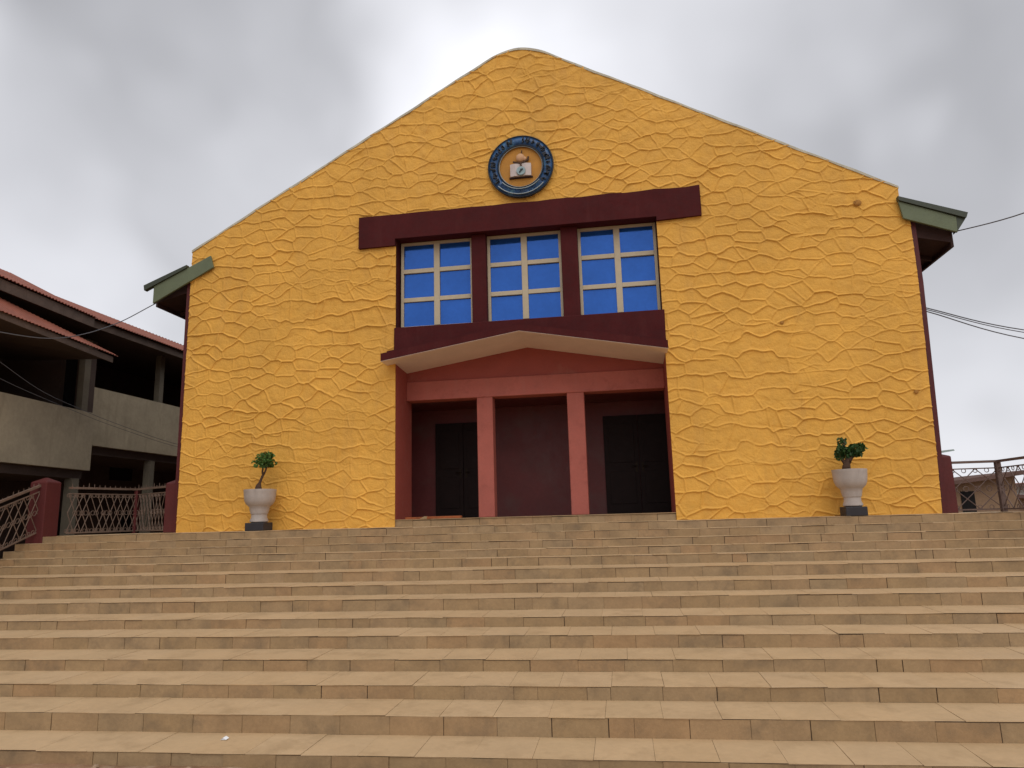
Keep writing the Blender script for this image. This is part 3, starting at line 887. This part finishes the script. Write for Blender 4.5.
pl = potted((-5.23, -0.42, 0.0), 1.0, 0.93, 'white urn on black block with thin leaning little tree')
bm = bmesh.new()
tube(bm, [(-.03, 0, .76), (-.04, 0, .82), (-.035, .0, .87), (-.015, 0, .92), (.01, .01, 1.0), (.045, .01, 1.08)], [.055, .065, .052, .028, .025, .024], 9)
tube(bm, [(.045, .01, 1.07), (.02, .02, 1.14), (.03, .02, 1.22), (.06, .02, 1.30)], [.022, .018, .015, .01], 7)
tube(bm, [(.045, .01, 1.07), (.09, 0, 1.14), (.12, -.01, 1.22), (.15, -.01, 1.33)], [.022, .019, .016, .01], 7)
tube(bm, [(.11, -.01, 1.2), (.18, -.03, 1.27), (.22, -.03, 1.31)], [.014, .01, .007], 6)
finish('trunk', bm, 'bark', pl, True)
bm = bmesh.new(); leaf_crown(bm, (.115, 0, 1.345), (.235, .20, .165), 760, .05, 3, 13)
finish('crown', bm, 'leaf', pl)
pr_ = potted((5.68, -0.42, 0.0), 1.0, 0.86, 'white urn on black block with bushy dark green shrub on stubby trunk')
bm = bmesh.new()
tube(bm, [(-.05, 0, .80), (-.04, 0, .86), (-.02, 0, .92), (0, 0, 1.0)], [.085, .08, .06, .045], 9)
tube(bm, [(-.03, 0, .88), (-.1, .02, .98), (-.16, .02, 1.08), (-.15, .02, 1.2)], [.05, .035, .025, .012], 7)
tube(bm, [(-.01, 0, .92), (.07, -.02, 1.02), (.18, -.03, 1.10), (.25, -.03, 1.14)], [.05, .035, .025, .012], 7)
tube(bm, [(0, 0, .98), (.0, .03, 1.1), (-.03, .03, 1.25), (-.02, .03, 1.36)], [.04, .028, .02, .008], 7)
tube(bm, [(-.03, .03, 1.2), (-.1, .0, 1.3), (-.12, .0, 1.38)], [.016, .012, .006], 6)
finish('trunk', bm, 'bark', pr_, True)
bm = bmesh.new()
leaf_crown(bm, (.06, 0, 1.14), (.30, .24, .15), 620, .065, 8, 14)
leaf_crown(bm, (-.12, 0, 1.12), (.17, .18, .15), 260, .06, 12, 7)
leaf_crown(bm, (-.07, .02, 1.32), (.13, .10, .10), 90, .05, 9, 5)
finish('crown', bm, 'leaf_dark', pr_)
for ch in pr_.children:
    if ch.name.split('.')[0] in ('trunk', 'crown'): ch.scale = (.84, .84, .96); ch.location.z = .02

# ------------------------------------------------------------------ fences and piers
def fence(label, pts, height, material, pitch=0.34, group=None, rod=0.0085, cells=3, spikes=True, posts=()):
    """Welded fence along base points pts: rails, crossed rods and rings; pts carry their own base height."""
    o = Vector(pts[0])
    t = thing('metal_fence', label, 'fence', o, 0, group)
    loc = [Vector(p) - o for p in pts]
    for A, B in zip(loc[:-1], loc[1:]):
        def P(u, v): return A + (B - A) * u + Vector((0, 0, v))
        L = (B - A).length
        for v, w, h in ((height, .05, .042), (height - .115, .02, .02), (.05, .025, .025)):
            bm = bmesh.new(); bar(bm, P(0, v), P(1, v), w, h); finish('rail', bm, material, t)
        n = max(1, round(L / pitch)); du = 1 / n
        v0, v1 = .06, height - .12
        vm = (v0 + v1) / 2
        side = Vector((B - A)).normalized()
        up = Vector((0, 0, 1))
        rods = bmesh.new()
        for i in range(n):
            u = i * du
            for (a, b) in (((u, v0), (u + du, vm)), ((u + du, v0), (u, vm)), ((u, vm), (u + du, v1)), ((u + du, vm), (u, v1))):
                if random.random() < 0.92: tube(rods, [P(*a), P(*b)], rod, 5)
            for vv, rad in ((vm, .045), (v0 + .03, .035), (v1 - .03, .035)):
                for uu in ((u + du * .5), u):
                    if random.random() < .15: continue
                    c = P(uu, vv)
                    tube(rods, [c + side * rad * math.cos(q) + up * rad * math.sin(q) for q in np.linspace(0, 2 * math.pi, 11)[:-1]], rod * .8, 4, True)
        finish('lattice', rods, material, t)
        if spikes:
            for i in range(int(L / 0.115)):
                bm = bmesh.new(); uu = (i + .5) / int(L / 0.115); hh = random.uniform(.03, .085)
                tube(bm, [P(uu, height), P(uu, height + .02 + hh)], [.010, .004], 5)
                finish('spike', bm, material, t)
    for i in posts:
        bm = bmesh.new(); p = loc[i]
        box(bm, p.x - .04, p.x + .04, p.y - .04, p.y + .04, p.z, p.z + height + .02)
        finish('post', bm, 'pier' if material == 'rail' else material, t)
    return t
fence('weathered fence on the landing between the dark red pier and the church wall', [(-9.32, -0.52, 0.0), (-8.88, 0.95, 0.0), (-7.60, 0.19, 0.0)], 0.95, 'rail', 0.155, posts=(1,))
fence('weathered fence sloping down beside the steps, below the dark red pier', [(-9.56, -0.98, 0.03), (-9.56, -2.70, -0.60), (-9.56, -7.2, -1.66)], 0.96, 'rail', 0.20)
fence('rusty brown fence beside the right end of the church front', [(7.56, 0.12, 0.0), (8.31, 0.12, 0.0), (8.31, -3.4, 0.0)], 0.875, 'rail_dark', 0.32, spikes=False, posts=(1,))

def pier(name, label, x0, x1, y0, y1, z0, z1, cap, flare=0.0):
    bm = bmesh.new()
    cx, cy = (x0 + x1) / 2, (y0 + y1) / 2
    w, d = (x1 - x0) / 2, (y1 - y0) / 2
    rows = [(1, z0), (1, z1 - .02), (1.0 - .0, z1), (.9, z1 + .02), (.12, z1 + cap)]
    rings = []
    for s, z in rows:
        rings.append([bm.verts.new((a, b, z - z0)) for a, b in ((-w * s, -d * s), (w * s, -d * s), (w * s, d * s), (-w * s, d * s))])
    for i in range(len(rings) - 1):
        for k in range(4):
            bm.faces.new((rings[i][k], rings[i][(k + 1) % 4], rings[i + 1][(k + 1) % 4], rings[i + 1][k]))
    bm.faces.new(rings[0][::-1]); bm.faces.new(rings[-1])
    o = finish(name, bm, 'pier'); o.location = (cx, cy, z0); bevel(o, 0.012)
    tag(o, label, 'pier')
    return o
pier('fence_pier', 'free-standing dark red pier with pointed cap at the left end of the top step', -9.78, -9.42, -1.0, -0.62, -0.135, 1.05, 0.10)
pier('fence_pier', 'low dark red pier against the left corner of the yellow church front', -7.60, -7.36, 0.08, 0.40, 0.0, 1.0, 0.08)
pier('fence_pier', 'low dark red pier against the right corner of the yellow church front', 7.36, 7.56, 0.08, 0.40, 0.0, 0.98, 0.06)

# ------------------------------------------------------------------ building on the left
bld = thing('two_storey_building', 'unfinished grey two-storey building with balconies and rusty red roof left of the church', 'building', (-11.5, 2.6, GZ))
off = Matrix.Translation((11.5, -2.6, -GZ))
def bpart(name, bm, material, parent=None):
    bm.transform(off)
    return finish(name, bm, material, parent or bld)
def wallA(y): return -11.5 + (2.65 - y) * 0.12             # front line of the near wing, slightly turned
def strip(bm, ya, yb, za, zb, t=0.16, inset=0.0):
    xa, xb = wallA(ya) - inset, wallA(yb) - inset
    hexa(bm, [(xa - t, ya, za), (xa, ya, za), (xb, yb, za), (xb - t, yb, za), (xa - t, ya, zb), (xa, ya, zb), (xb, yb, zb), (xb - t, yb, zb)])
bm = bmesh.new(); strip(bm, -5.0, 2.66, 1.56, 3.02)
bpart('balcony_parapet', bm, 'render')
bm = bmesh.new(); box(bm, -11.72, -11.56, 2.662, 11.5, 2.21, 3.71)
bpart('balcony_parapet', bm, 'render')
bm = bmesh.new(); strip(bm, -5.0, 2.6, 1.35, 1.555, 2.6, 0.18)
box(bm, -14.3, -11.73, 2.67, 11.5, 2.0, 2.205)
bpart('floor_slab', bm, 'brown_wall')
for (x0, x1, y0, y1, z0, z1, mt) in ((-11.72, -11.55, 2.26, 2.46, 3.02, 4.9, 'column'), (-11.74, -11.58, 5.27, 5.46, 3.71, 5.3, 'column'),
                                     (-11.74, -11.58, 9.0, 9.2, 3.71, 5.3, 'render'), (-11.2, -10.85, -3.6, -3.2, 3.02, 4.7, 'render'),
                                     (-11.80, -11.58, 2.20, 2.42, -1.95, 1.35, 'column'), (-11.90, -11.70, 5.25, 5.45, -1.95, 2.0, 'column'),
                                     (-11.95, -11.65, 9.2, 9.5, -1.95, 2.0, 'render'), (-11.2, -10.9, -3.6, -3.3, -1.95, 1.35, 'render')):
    bm = bmesh.new(); box(bm, x0, x1, y0, y1, z0, z1)
    bpart('column', bm, mt)
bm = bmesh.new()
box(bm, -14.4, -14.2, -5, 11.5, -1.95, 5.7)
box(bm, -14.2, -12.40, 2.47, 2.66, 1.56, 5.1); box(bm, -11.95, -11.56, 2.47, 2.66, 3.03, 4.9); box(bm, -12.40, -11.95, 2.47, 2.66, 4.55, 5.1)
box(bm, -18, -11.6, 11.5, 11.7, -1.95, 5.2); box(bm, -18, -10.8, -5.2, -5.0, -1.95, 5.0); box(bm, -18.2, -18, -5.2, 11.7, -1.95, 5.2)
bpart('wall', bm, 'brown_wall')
bm = bmesh.new(); box(bm, -12.395, -11.955, 2.60, 2.65, 2.2, 4.545); bpart('doorway', bm, 'void')
for y in (-2.2, 6.8):
    bm = bmesh.new(); box(bm, -14.19, -14.15, y, y + 1.0, 1.6, 3.9); bpart('doorway', bm, 'void')
for y in (-1.5, 3.9, 7.5):
    bm = bmesh.new(); box(bm, -14.19, -14.15, y, y + 1.2, -1.9, 0.6); bpart('doorway', bm, 'void')
def corrugated(bm, a, b, c, d, waves, amp=0.022):
    """Roof sheet a-b along the eave, d-c along the top; corrugations run from eave to top."""
    a, b, c, d = map(Vector, (a, b, c, d))
    nrm = (b - a).cross(d - a).normalized()
    if nrm.z < 0: nrm = -nrm
    n = waves * 6
    prev = None
    for i in range(n + 1):
        u = i / n
        h = nrm * amp * math.sin(2 * math.pi * waves * u)
        p, q = a + (b - a) * u + h, d + (c - d) * u + h
        cur = [bm.verts.new(p), bm.verts.new(q), bm.verts.new(q - nrm * .012), bm.verts.new(p - nrm * .012)]
        if prev:
            for k in range(4):
                j = (k + 1) % 4
                bm.faces.new((prev[k], cur[k], cur[j], prev[j]))
        prev = cur
# lean-to roof over the near balcony
bm = bmesh.new()
corrugated(bm, (-9.98, -2.6, 4.385), (-10.2, 1.70, 4.235), (-10.8, 2.27, 4.47), (-10.8, -2.6, 5.08), 44, 0.010)
ra = bpart('lean_to_roof', bm, 'rust')
def board(bm, a, b, h, t=0.03):
    (xa, ya, za), (xb, yb, zb) = a, b
    hexa(bm, [(xa - t, ya, za), (xa, ya, za), (xb, yb, zb), (xb - t, yb, zb), (xa - t, ya, za + h), (xa, ya, za + h), (xb, yb, zb + h), (xb - t, yb, zb + h)])
bm = bmesh.new(); board(bm, (-10.03, -2.6, 4.26), (-10.25, 1.60, 4.055), 0.14)
bpart('fascia_board', bm, 'board')
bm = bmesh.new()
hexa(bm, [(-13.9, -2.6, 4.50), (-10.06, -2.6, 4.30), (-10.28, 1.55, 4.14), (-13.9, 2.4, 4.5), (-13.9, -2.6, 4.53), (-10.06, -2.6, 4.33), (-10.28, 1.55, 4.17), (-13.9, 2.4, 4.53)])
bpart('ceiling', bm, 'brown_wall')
# main roof
bm = bmesh.new()
corrugated(bm, (-10.25, -4.6, 5.28), (-10.80, 1.62, 5.235), (-13.3, 1.62, 6.56), (-13.3, -4.6, 6.62), 60, .012)
bpart('roof', bm, 'rust')
bm = bmesh.new()
corrugated(bm, (-10.84, 1.56, 5.225), (-10.84, 12.2, 5.225), (-13.3, 12.2, 6.36), (-13.3, 1.56, 6.42), 100, .012)
bpart('roof', bm, 'rust')
bm = bmesh.new()
corrugated(bm, (-18.6, -4.6, 4.9), (-18.6, 12.2, 4.9), (-13.3, 12.2, 6.40), (-13.3, -4.6, 6.40), 100)
bpart('roof', bm, 'rust')
bm = bmesh.new(); board(bm, (-10.32, -4.6, 4.99), (-10.86, 1.62, 4.985), 0.235); bpart('fascia_board', bm, 'board')
bm = bmesh.new(); board(bm, (-10.95, 1.62, 5.02), (-10.95, 12.1, 5.02), 0.19); bpart('fascia_board', bm, 'board')
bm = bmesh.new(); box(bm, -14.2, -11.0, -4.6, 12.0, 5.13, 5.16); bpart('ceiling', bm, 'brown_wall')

# ------------------------------------------------------------------ shacks on the right
def shack(name, label, x0, x1, y0, y1, z1, wall, roof_mat, door=None, roof_dz=(0.0, 0.4), oh=0.35):
    t = thing(name, label, 'house', ((x0 + x1) / 2, y0, GZ))
    T = Matrix.Translation((-(x0 + x1) / 2, -y0, -GZ))
    bm = bmesh.new()
    prism(bm, [(x0, GZ - .05), (x1, GZ - .05), (x1, z1 + roof_dz[1] - .03), (x0, z1 + roof_dz[0] - .03)], y0, y1)
    bm.transform(T); finish('wall', bm, wall, t)
    bm = bmesh.new()
    corrugated(bm, (x0 - oh, y0 - oh, z1 + roof_dz[0] - .02), (x0 - oh, y1 + oh, z1 + roof_dz[0] - .02), (x1 + oh, y1 + oh, z1 + roof_dz[1] + .03), (x1 + oh, y0 - oh, z1 + roof_dz[1] + .03), int((y1 - y0) * 7))
    bm.transform(T); finish('roof', bm, roof_mat, t)
    bm = bmesh.new()
    hexa(bm, [(x0 - oh, y0 - oh - .03, z1 + roof_dz[0] - .12), (x1 + oh, y0 - oh - .03, z1 + roof_dz[1] - .07), (x1 + oh, y0 - oh, z1 + roof_dz[1] - .07), (x0 - oh, y0 - oh, z1 + roof_dz[0] - .12),
              (x0 - oh, y0 - oh - .03, z1 + roof_dz[0] - .01), (x1 + oh, y0 - oh - .03, z1 + roof_dz[1] + .04), (x1 + oh, y0 - oh, z1 + roof_dz[1] + .04), (x0 - oh, y0 - oh, z1 + roof_dz[0] - .01)])
    bm.transform(T); finish('fascia_board', bm, 'rust_dull', t)
    if door:
        bm = bmesh.new(); box(bm, door[0], door[1], y0 - .03, y0 + .01, GZ, door[2]); bm.transform(T)
        finish('doorway', bm, 'void', t)
    return t
shack('mud_house', 'low tan mud house with dark doorway and brown roof edge behind the right fence', 10.6, 13.0, 9.0, 13.0, 0.70, 'mud', 'rust_dull', (11.50, 11.86, .50), (0.0, .32))
shack('mud_house', 'tan house under a pale zinc roof at the right edge', 12.95, 17.5, 9.4, 13.4, 0.40, 'mud', 'zinc', None, (0.0, -.25), .3)
shack('plastered_house', 'pale plastered house with rusty roof behind the tan houses', 15.0, 20.0, 14.6, 19, 0.75, 'pale_wall', 'rust', None, (0.0, .25))
# ------------------------------------------------------------------ street lamp behind the church corner
t = thing('street_lamp', 'grey green street lamp head peeking out past the right church corner', 'street lamp', (12.9, 16.2, GZ))
bm = bmesh.new(); tube(bm, [(0, 0, 0), (0, 0, 3.85), (.35, 0, 4.0), (1.1, 0, 4.06)], [.07, .05, .04, .035], 10); finish('pole', bm, 'lamp', t, True)
bm = bmesh.new(); hexa(bm, [(1.0, -.12, 4.0), (1.7, -.10, 4.10), (1.7, .10, 4.10), (1.0, .12, 4.0), (1.0, -.08, 4.10), (1.68, -.06, 4.16), (1.68, .06, 4.16), (1.0, .08, 4.10)]); finish('lamp_head', bm, 'lamp', t)

# ------------------------------------------------------------------ cables
def cable(label, pts, r=0.012, group='overhead cables'):
    # smooth through the points
    P = [Vector(p) for p in pts]; o = P[0]
    out = []
    for i in range(len(P) - 1):
        p0, p1, p2, p3 = P[max(i - 1, 0)], P[i], P[i + 1], P[min(i + 2, len(P) - 1)]
        for k in range(8):
            s = k / 8
            out.append(.5 * ((2 * p1) + (p2 - p0) * s + (2 * p0 - 5 * p1 + 4 * p2 - p3) * s * s + (3 * p1 - p0 - 3 * p2 + p3) * s ** 3))
    out.append(P[-1])
    bm = bmesh.new(); tube(bm, [q - o for q in out], r, 6)
    ob = finish('cable', bm, 'cable'); ob.location = o
    tag(ob, label, 'cable', group)
cable('single cable rising to the right from the right green eave', [(8.14, 0.16, 5.17), (8.50, -1.5, 4.80), (8.9, -3.4, 4.62)], .010)
cable('upper cable of the three running right from behind the church side', [(7.25, 4.0, 5.45), (9.97, 6.0, 5.285), (13.9, 9.0, 5.19), (22.0, 15.0, 5.6)], .016)
cable('middle cable of the three running right from behind the church side', [(7.25, 4.0, 5.40), (9.97, 6.0, 5.24), (13.9, 9.0, 5.11), (22.0, 15.0, 5.4)], .013)
cable('lowest cable of the three running right from behind the church side', [(7.25, 4.0, 5.36), (9.98, 6.0, 5.185), (13.85, 9.0, 4.93), (22.0, 15.0, 5.0)], .016)
cable('sagging cable from the left green eave to the grey building', [(-7.60, 0.25, 5.10), (-9.0, 1.94, 5.648), (-9.0, 0.148, 4.596), (-9.0, -0.972, 4.018)][0:1] + [(-8.1, 0.25, 5.05), (-9.0, 0.148, 4.596), (-9.0, -0.972, 4.018), (-9.0, -1.955, 3.711), (-9.0, -3.4, 3.55)], .010)
cable('upper cable strung across the near grey balcony', [(-10.2, -2.4, 3.75), (-10.2, -1.564, 3.40), (-10.2, -0.535, 3.015), (-10.2, 0.556, 2.791), (-10.2, 1.945, 2.575), (-10.2, 4.4, 2.313), (-10.2, 7.5, 2.25)], .0055)
cable('lower cable strung across the near grey balcony', [(-10.22, -2.4, 3.42), (-10.22, -1.525, 3.085), (-10.22, 0.32, 2.74), (-10.22, 1.945, 2.50), (-10.22, 4.4, 2.25), (-10.22, 7.5, 2.18)], .005)

# ------------------------------------------------------------------ small things
bm = bmesh.new(); rr = random.Random(2)
bmesh.ops.create_icosphere(bm, subdivisions=3, radius=0.055)
for vv in bm.verts: vv.co = Vector((vv.co.x * (1.1 + .3 * rr.random()), vv.co.y * .4, vv.co.z * (.9 + .3 * rr.random())))
o = finish('mud_nest', bm, 'nest'); o.location = (6.49, -0.03, 5.84); tag(o, 'brown mud nest stuck on the yellow wall below the right eave', 'nest')
for (x, z, r, lab) in ((4.91, 3.59, .035, 'small brown mud dab on the yellow wall right of the blue windows'), (7.09, 2.155, .04, 'small brown mud dab near the right edge of the yellow wall above the shrub')):
    bm = bmesh.new(); bmesh.ops.create_icosphere(bm, subdivisions=3, radius=r)
    for vv in bm.verts: vv.co = Vector((vv.co.x * (1.1 + .4 * rr.random()), vv.co.y * .35, vv.co.z * (.9 + .3 * rr.random())))
    o = finish('mud_nest', bm, 'nest'); o.location = (x, -0.022, z); o.scale = (.75, .8, .75); tag(o, lab, 'nest')
t = thing('timber_plank', 'orange brown plank lying across the left porch bay', 'plank', (-1.94, 0.22, 0.14))
bm = bmesh.new(); box(bm, -.52, .30, -.10, .10, 0.0, .04); bevel(finish('plank_board', bm, 'orange_wood', t), .004)
bm = bmesh.new(); box(bm, -.33, .33, -.09, .09, 0.0, .045)
o = finish('timber_plank', bm, 'orange_wood'); o.location = (-1.66, .10, 0.141); o.rotation_euler = (0, 0, .06); bevel(o, .004)
tag(o, 'short orange brown plank in front of the longer one in the left porch bay', 'plank')
bm = bmesh.new(); prism(bm, [(-.16, 0), (.14, 0), (.02, .03), (-.06, .05)], -.1, .1)
o = finish('broken_tile', bm, 'tile'); o.location = (-1.98, 0.10, 0.141); tag(o, 'broken tan tile piece lying by the orange planks', 'tile')
bm = bmesh.new()
vs = [bm.verts.new(p) for p in ((-.03, -.02, 0.002), (.03, -.025, .006), (.035, .02, .012), (.0, .03, .025), (-.03, .02, .008))]
bm.faces.new(vs); bmesh.ops.solidify(bm, geom=bm.faces[:], thickness=0.003)
o = finish('paper_scrap', bm, 'paper'); o.location = (-1.99, -6.98, -1.797); tag(o, 'tiny white paper scrap on the lowest tread', 'paper scrap')
